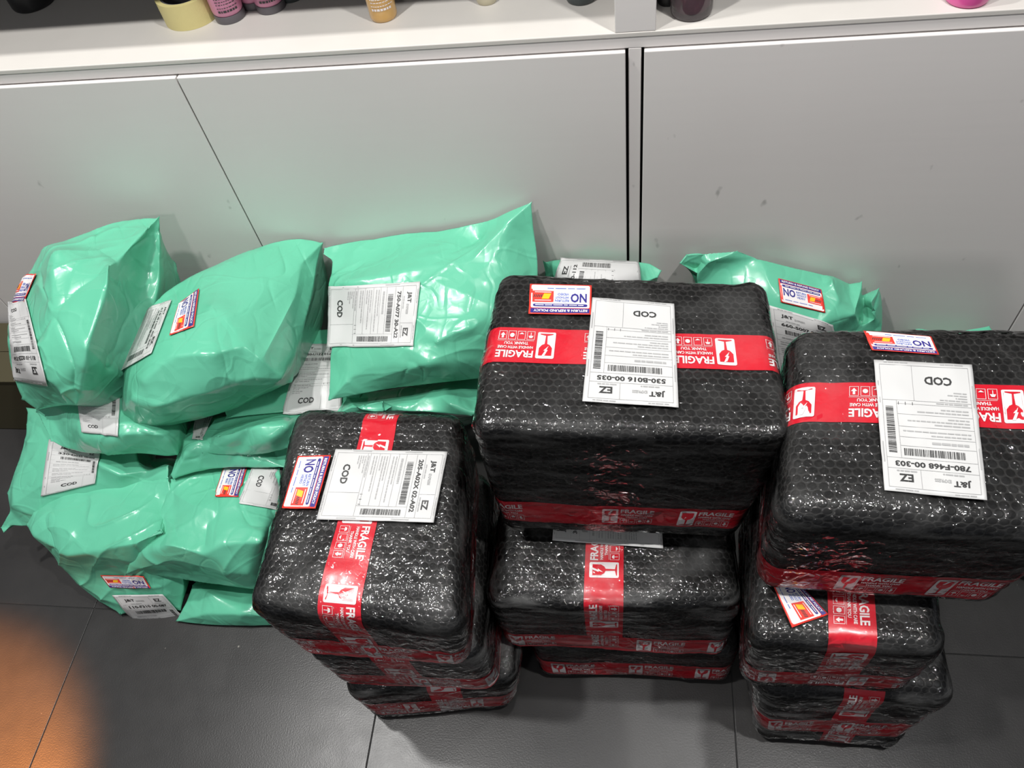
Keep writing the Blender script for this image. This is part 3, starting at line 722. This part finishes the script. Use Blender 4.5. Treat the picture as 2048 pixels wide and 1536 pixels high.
wrapped_box('film-hazed black bubble-wrapped parcel on the floor at the bottom of the right-hand stack',
    [(.155, -.44, .210), (.405, -.44, .210), (.400, -.668, .208), (.158, -.668, .206)], [(.165, -.44, .003), (.385, -.44, .003), (.372, -.685, .003), (.178, -.685, .003)],
    [('y', .012, 1, .02, 0), ('h', -.02, 1, .01, 0)], 6, wrap=WRAP, film=FILM2, r=.024, res=.0032, lump=.005, group=GB)
wrapped_box('black bubble-wrapped parcel with a sideways waybill on top of the left stack',
    [(-.458, -.392, .436), (-.226, -.392, .436), (-.186, -.682, .430), (-.456, -.672, .432)], [(-.445, -.40, .283), (-.225, -.40, .283), (-.205, -.682, .283), (-.435, -.675, .283)],
    [('y', -.004, -1, -.010, .012), ('h', -.045, 1, .03, 0)], 7, wrap=WRAPG, film=FILM, r=.024, lump=.0045,
    waybills=[([(895, 905), (868, 1047), (634, 1040), (672, 900)], '205-A02X 02-A02', 11)],
    stickers=[[(663, 912), (632, 1019), (565, 1018), (597, 913)]], group=GB)
wrapped_box('black bubble-wrapped parcel in the middle of the left stack',
    [(-.435, -.40, .281), (-.215, -.40, .281), (-.192, -.668, .279), (-.434, -.676, .278)], [(-.425, -.40, .135), (-.205, -.40, .135), (-.19, -.668, .135), (-.425, -.676, .135)],
    [('y', -.005, -1, .03, 0), ('h', -.045, 1, .01, 0)], 8, wrap=WRAPG, film=FILM2, r=.022, group=GB)
wrapped_box('black bubble-wrapped parcel on the floor at the bottom of the left stack',
    [(-.425, -.40, .133), (-.175, -.40, .133), (-.165, -.655, .131), (-.420, -.685, .130)], [(-.41, -.40, .003), (-.18, -.40, .003), (-.185, -.662, .003), (-.405, -.690, .003)],
    [('y', .02, 1, .02, 0), ('h', -.02, -1, .02, 0)], 9, res=.0034, film=FILM2, r=.022, group=GB)

#SECTION_BAGS
GM = 'mint green poly mailers piled along the cabinet'
def pl(*idx): return [(a, b) for a, b in zip(idx, idx[1:])]
# A: topmost far-left
mailer('puffed mint green mailer topmost at the far left, corner pointing up against the cabinet',
    [(320, 431, 1.31), (262, 432, 1.33), (178, 462, 1.31), (118, 484, 1.31), (88, 494, 1.32), (60, 535, 1.31), (40, 575, 1.30), (17, 625, 1.30), (10, 700, 1.31), (25, 760, 1.34), (42, 800, 1.35), (72, 822, 1.34), (130, 808, 1.29),
     (153, 811, 1.23), (195, 785, 1.25), (242, 753, 1.27), (300, 640, 1.30), (320, 590, 1.33)],
    [(233, 524, 1.245), (216, 532, 1.205), (214, 576, 1.19), (174, 693, 1.165), (172, 723, 1.175), (110, 501, 1.235), (104, 632, 1.195), (92, 684, 1.19), (60, 590, 1.265), (24, 684, 1.245), (60, 745, 1.215), (105, 770, 1.20), (195, 505, 1.27),
     (190, 548, 1.215), (250, 640, 1.275), (150, 590, 1.205), (130, 700, 1.18), (280, 540, 1.335), (190, 470, 1.31)],
    pl(0, 18, 19, 20, 21, 22, 13)+pl(23, 24, 25)+pl(27, 28, 29, 13)+pl(18, 30, 36), (.01, .06, -.16), 11, wr=.8, level=5,
    waybills=[([(262, 735), (96, 776), (30, 690), (48, 590)][0:0] or [(70, 782), (97, 762), (50, 600), (18, 610)], '617-E220 01-118', 21)][0:0]+[([(30, 760), (98, 770), (55, 598), (18, 612)], '617-E220 01-118', 21)],
    stickers=[[(75, 548), (50, 604), (22, 606), (44, 552)]][0:0]+[[(51, 604), (22, 606), (44, 551), (76, 548)]], group=GM)
# B: under A
mailer('mint green mailer squashed under the topmost left one, waybill reading COD at its front',
    [(75, 765, 1.37), (160, 745, 1.38), (300, 770, 1.37), (355, 830, 1.33), (361, 862, 1.31), (355, 910, 1.325), (331, 914, 1.325), (281, 906, 1.33), (194, 911, 1.335), (138, 904, 1.345), (100, 884, 1.35), (70, 824, 1.37)],
    [(150, 830, 1.30), (230, 820, 1.275), (240, 870, 1.27), (300, 860, 1.27), (180, 875, 1.285), (120, 860, 1.33), (330, 870, 1.285), (235, 895, 1.275)],
    pl(5, 18, 14), (0, .08, -.09), 12, level=4, waybills=[([(232, 745), (142, 775), (170, 862), (238, 872)][0:0] or [(150, 750), (242, 745), (238, 872), (166, 864)], '203-C663 00-221', 22)], group=GM)
# C: third, far left
mailer('mint green mailer with a curled waybill, third down in the far-left pile',
    [(52, 815, 1.44), (160, 820, 1.44), (270, 870, 1.40), (277, 927, 1.365), (294, 943, 1.36), (337, 930, 1.35), (338, 957, 1.345), (250, 1000, 1.38), (130, 1040, 1.39), (60, 1056, 1.40), (22, 1052, 1.42), (6, 1067, 1.42), (0, 1056, 1.42), (20, 1020, 1.41), (14, 986, 1.41), (41, 911, 1.42), (52, 874, 1.43)],
    [(100, 890, 1.385), (150, 940, 1.355), (200, 930, 1.35), (50, 960, 1.385), (100, 1000, 1.365), (240, 950, 1.345), (24, 1012, 1.395), (80, 970, 1.362), (60, 900, 1.41)],
    pl(13, 23, 24)+pl(4, 22, 19), (0, .08, -.10), 13, level=4, waybills=[([(100, 882), (201, 909), (192, 967), (84, 992)][0:0] or [(100, 880), (202, 907), (192, 966), (84, 992)], '330-D045 00-010', 23)], group=GM)
# D: front floor, far left
mailer('tall mint green mailer standing at the front left, upside-down sticker low on its front',
    [(337, 957, 1.345), (345, 1010, 1.33), (356, 1100, 1.345), (372, 1160, 1.38), (362, 1222, 1.405), (300, 1228, 1.41), (240, 1231, 1.415), (175, 1190, 1.42), (131, 1145, 1.40), (94, 1096, 1.38), (70, 1075, 1.375), (53, 1049, 1.37), (66, 1026, 1.37), (100, 1005, 1.375), (125, 980, 1.38), (175, 968, 1.38), (266, 958, 1.37)],
    [(134, 1112, 1.325), (200, 1100, 1.30), (272, 1088, 1.275), (330, 1060, 1.275), (175, 1050, 1.33), (250, 1000, 1.335), (295, 985, 1.345), (290, 1030, 1.31), (120, 1050, 1.335), (300, 1150, 1.335), (200, 1160, 1.375), (100, 1030, 1.35), (97, 1085, 1.345), (230, 1045, 1.31)],
    pl(8, 17, 18, 19, 20)+pl(11, 29, 17)+pl(15, 21, 17)+pl(0, 23, 24, 19), (.02, .10, -.03), 14, level=5, wr=.9, shrink=.9,
    waybills=[([(226, 1188), (326, 1186), (392, 1300), (300, 1330)][0:0] or [(226, 1188), (326, 1186), (420, 1290), (330, 1320)], '110-F310 00-087', 24)],
    stickers=[[(303, 1175), (222, 1174), (202, 1148), (288, 1150)]], group=GM)
# E: second column top
mailer('large bulging mint green mailer leaning in the second pile, return sticker turned sideways',
    [(646, 485, 1.37), (614, 476, 1.38), (578, 477, 1.38), (524, 489, 1.37), (432, 527, 1.35), (360, 560, 1.34), (312, 593, 1.31), (291, 626, 1.29), (249, 730, 1.27), (243, 757, 1.27), (244, 829, 1.30), (273, 871, 1.315), (300, 862, 1.31), (360, 846, 1.30), (450, 828, 1.30), (500, 797, 1.295), (584, 764, 1.30), (608, 656, 1.31), (629, 580, 1.345), (632, 530, 1.36)],
    [(524, 720, 1.205), (566, 759, 1.24), (602, 527, 1.335), (593, 590, 1.30), (420, 605, 1.225), (489, 692, 1.195), (345, 712, 1.175), (426, 706, 1.17), (267, 797, 1.215), (312, 815, 1.20), (366, 797, 1.20), (470, 762, 1.205), (510, 757, 1.215), (360, 640, 1.215), (520, 590, 1.265), (300, 700, 1.205), (290, 760, 1.19), (470, 540, 1.315), (460, 640, 1.21), (580, 500, 1.355), (400, 760, 1.185), (560, 640, 1.265)],
    pl(36, 26, 27, 25, 20, 21)+pl(20, 23, 22, 0)+pl(24, 25)+pl(10, 28, 29, 30, 31, 32, 21), (.01, .10, -.13), 15, level=5, wr=.8,
    waybills=[([(256, 735), (300, 615), (344, 603), (318, 690)][0:0] or [(345, 602), (306, 708), (215, 760), (280, 622)], '618-B100 00-504', 25)],
    stickers=[[(400, 579), (390, 655), (341, 673), (358, 610)]], group=GM)
# F: behind, with waybill
mailer('mint green mailer lying in the gap behind, its waybill half hidden between two bags',
    [(590, 662, 1.43), (700, 655, 1.43), (735, 740, 1.38), (720, 800, 1.34), (690, 825, 1.325), (560, 824, 1.325), (450, 838, 1.33), (440, 800, 1.36), (540, 720, 1.41)],
    [(620, 700, 1.385), (600, 780, 1.335), (660, 760, 1.335), (680, 700, 1.38), (520, 800, 1.33)], [], (0, .08, -.09), 16, level=4, wr=.5,
    waybills=[([(604, 690), (685, 690), (683, 822), (562, 834)], 'A50-U122 01-0A4', 26)], group=GM)
# H: lower layer of the second pile
mailer('small crumpled mint green mailer wedged in the second pile, only its label corners showing',
    [(385, 828, 1.40), (440, 815, 1.41), (560, 830, 1.40), (590, 900, 1.34), (575, 938, 1.325), (469, 936, 1.325), (400, 938, 1.335), (345, 960, 1.34), (340, 952, 1.34), (356, 905, 1.345), (362, 866, 1.36), (376, 862, 1.35)],
    [(400, 885, 1.315), (375, 905, 1.315), (480, 900, 1.30), (500, 860, 1.335), (410, 850, 1.36)], pl(7, 13, 12), (0, .08, -.07), 17, level=4, wr=1.0,
    waybills=[([(434, 820), (405, 882), (386, 880), (392, 832)], '204-A000 00-001', 27), ([(430, 913), (498, 911), (498, 937), (455, 935)], '204-A000 00-001', 28)][0:1], group=GM)
# G: pillow
mailer('flat pillow-shaped mint green mailer second from the top in the second pile',
    [(402, 872, 1.325), (428, 837, 1.345), (469, 825, 1.35), (560, 820, 1.34), (608, 822, 1.33), (605, 885, 1.30), (560, 908, 1.305), (469, 915, 1.31), (403, 907, 1.315)],
    [(430, 870, 1.285), (500, 855, 1.275), (570, 850, 1.265), (450, 895, 1.275), (530, 890, 1.262), (500, 838, 1.31)], pl(0, 9, 10, 11), (0, .06, -.045), 18, level=4, wr=.8, group=GM)
# I: large front second pile
mailer('large mint green mailer at the front of the second pile with sideways sticker and waybill',
    [(341, 958, 1.35), (384, 937, 1.36), (469, 934, 1.355), (560, 934, 1.34), (570, 1000, 1.315), (545, 1090, 1.305), (530, 1178, 1.345), (503, 1178, 1.345), (440, 1172, 1.35), (372, 1164, 1.35), (291, 1146, 1.345), (246, 1153, 1.335), (262, 1110, 1.31), (284, 1080, 1.31), (328, 1005, 1.335)],
    [(337, 1090, 1.255), (406, 1108, 1.25), (522, 1083, 1.235), (340, 1124, 1.275), (497, 1150, 1.27), (400, 1020, 1.295), (480, 1020, 1.28), (300, 1100, 1.275), (450, 960, 1.325), (520, 950, 1.32), (440, 1088, 1.245), (380, 985, 1.32)],
    pl(13, 15, 16, 25, 17)+pl(11, 18, 19), (.0, .08, -.13), 19, level=5, wr=.85,
    waybills=[([(690, 958), (655, 1040), (477, 1008), (506, 934)], '402-C012 00-231', 29)],
    stickers=[[(495, 938), (477, 995), (430, 995), (448, 938)]], group=GM)
# J: bottom front
mailer('flat mint green mailer lying on the floor under the front of the second pile',
    [(397, 1163, 1.415), (384, 1170, 1.405), (372, 1208, 1.395), (351, 1243, 1.40), (384, 1248, 1.395), (453, 1253, 1.39), (560, 1252, 1.37), (596, 1250, 1.36), (560, 1180, 1.38), (470, 1168, 1.40)],
    [(409, 1228, 1.365), (500, 1228, 1.345), (420, 1185, 1.365), (500, 1195, 1.35)], pl(3, 10, 11, 7)+pl(10, 12), (0, .09, -.03), 20, level=4, wr=.6, group=GM)
# L2: folded under K
mailer('mint green mailer folded flat beneath the upright one in the third pile',
    [(665, 790, 1.36), (800, 775, 1.36), (960, 745, 1.36), (962, 825, 1.27), (945, 832, 1.275), (880, 825, 1.29), (800, 822, 1.30), (700, 832, 1.31), (672, 830, 1.32)],
    [(700, 815, 1.295), (800, 800, 1.30), (770, 812, 1.275), (880, 790, 1.30), (900, 808, 1.27), (750, 800, 1.31)], pl(8, 9, 11)+pl(14, 10)+pl(12, 13), (0, .05, -.12), 21, level=4, wr=1.2, group=GM)
# K: upright third pile
mailer('square mint green mailer propped against the cabinet behind the left stack, sideways waybill',
    [(1064, 403, 1.28), (1066, 461, 1.27), (1082, 543, 1.29), (1062, 690, 1.30), (1000, 754, 1.285), (945, 760, 1.285), (867, 767, 1.285), (772, 778, 1.285), (724, 788, 1.285), (657, 801, 1.29), (661, 692, 1.31), (662, 640, 1.32), (655, 569, 1.33), (662, 548, 1.34), (663, 520, 1.35), (646, 508, 1.355), (648, 496, 1.36), (675, 487, 1.37), (743, 478, 1.36), (838, 460, 1.35), (870, 463, 1.345), (912, 452, 1.34), (984, 442, 1.315), (1007, 426, 1.30)],
    [(700, 566, 1.285), (860, 533, 1.265), (980, 525, 1.25), (750, 640, 1.265), (700, 728, 1.255), (860, 725, 1.225), (980, 650, 1.225), (939, 524, 1.255), (1013, 448, 1.255), (870, 685, 1.222), (938, 652, 1.212), (930, 570, 1.238), (1020, 520, 1.262), (705, 500, 1.345), (706, 545, 1.32), (800, 500, 1.325), (720, 770, 1.275), (830, 640, 1.24), (960, 720, 1.25), (1040, 470, 1.27), (960, 480, 1.30), (690, 765, 1.27)],
    pl(18, 37, 38)+pl(12, 24, 25, 31, 26)+pl(31, 32, 0)+pl(33, 34)+pl(9, 45, 40, 29)+pl(25, 44), (.02, .05, -.06), 22, level=5, wr=.75, shrink=.9,
    waybills=[([(842, 565), (828, 693), (655, 695), (660, 573)], '750-A077 30-A22', 31)], group=GM)
# N: behind big box
mailer('mint green mailer peeking out behind the big middle parcel, waybill on its top edge',
    [(1085, 520, 1.35), (1130, 516, 1.35), (1200, 518, 1.34), (1276, 523, 1.33), (1300, 527, 1.33), (1324, 541, 1.325), (1316, 555, 1.32), (1296, 562, 1.315), (1292, 820, 1.55), (1085, 830, 1.57)],
    [(1120, 540, 1.30), (1180, 535, 1.295), (1260, 545, 1.29), (1180, 640, 1.31), (1290, 545, 1.32)], pl(4, 14, 7), (0, .04, -.08), 23, level=4, wr=.9,
    waybills=[([(1085, 640), (1123, 519), (1276, 526), (1290, 650)], '300-E007 00-112', 32)], group=GM)
# O: right
mailer('mint green mailer behind the right-hand stack with an upright return sticker and torn corners',
    [(1358, 526, 1.31), (1372, 508, 1.31), (1400, 505, 1.33), (1475, 501, 1.33), (1504, 515, 1.325), (1598, 536, 1.32), (1656, 550, 1.325), (1668, 553, 1.32), (1697, 567, 1.34), (1724, 562, 1.33), (1724, 591, 1.335), (1759, 575, 1.33), (1765, 603, 1.345), (1766, 665, 1.36), (1758, 850, 1.49), (1520, 870, 1.52), (1405, 820, 1.50), (1395, 660, 1.40), (1390, 560, 1.33), (1393, 546, 1.325)],
    [(1410, 530, 1.29), (1478, 503, 1.31), (1560, 570, 1.285), (1640, 590, 1.295), (1720, 655, 1.335), (1664, 560, 1.295), (1712, 630, 1.29), (1722, 645, 1.345), (1540, 640, 1.285), (1640, 650, 1.285), (1742, 605, 1.305), (1752, 640, 1.325), (1725, 610, 1.35), (1390, 530, 1.33), (1560, 760, 1.36), (1680, 600, 1.29)],
    pl(7, 25, 35, 29)+pl(9, 26, 27)+pl(11, 30, 31)+pl(0, 33, 19), (0, .04, -.10), 24, level=5, wr=.8,
    waybills=[([(1539, 610), (1664, 648), (1700, 790), (1560, 780)], '660-S007 00-118', 33)],
    stickers=[[(1555, 558), (1642, 581), (1650, 626), (1561, 604)]], group=GM)
# P
mailer('mint green mailer showing only a sliver of edge behind the right-hand stack',
    [(1824, 666, 1.37), (1832, 658, 1.37), (1846, 657, 1.37), (1880, 664, 1.36), (1930, 660, 1.36), (1980, 652, 1.36), (1988, 664, 1.36), (1990, 850, 1.46), (1835, 850, 1.46)],
    [(1860, 720, 1.35), (1950, 720, 1.34)], [], (0, .04, -.08), 25, level=4, wr=1.0, group=GM)
# Q
mailer('mint green mailer corner on the floor at the right edge of the photo',
    [(2006, 1142, 1.27), (2046, 1088, 1.30), (2110, 1040, 1.33), (2230, 1060, 1.30), (2220, 1190, 1.24), (2100, 1165, 1.24)],
    [(2080, 1120, 1.225), (2150, 1120, 1.21)], [], (0, .04, -.05), 26, level=4, wr=.6, group=GM)
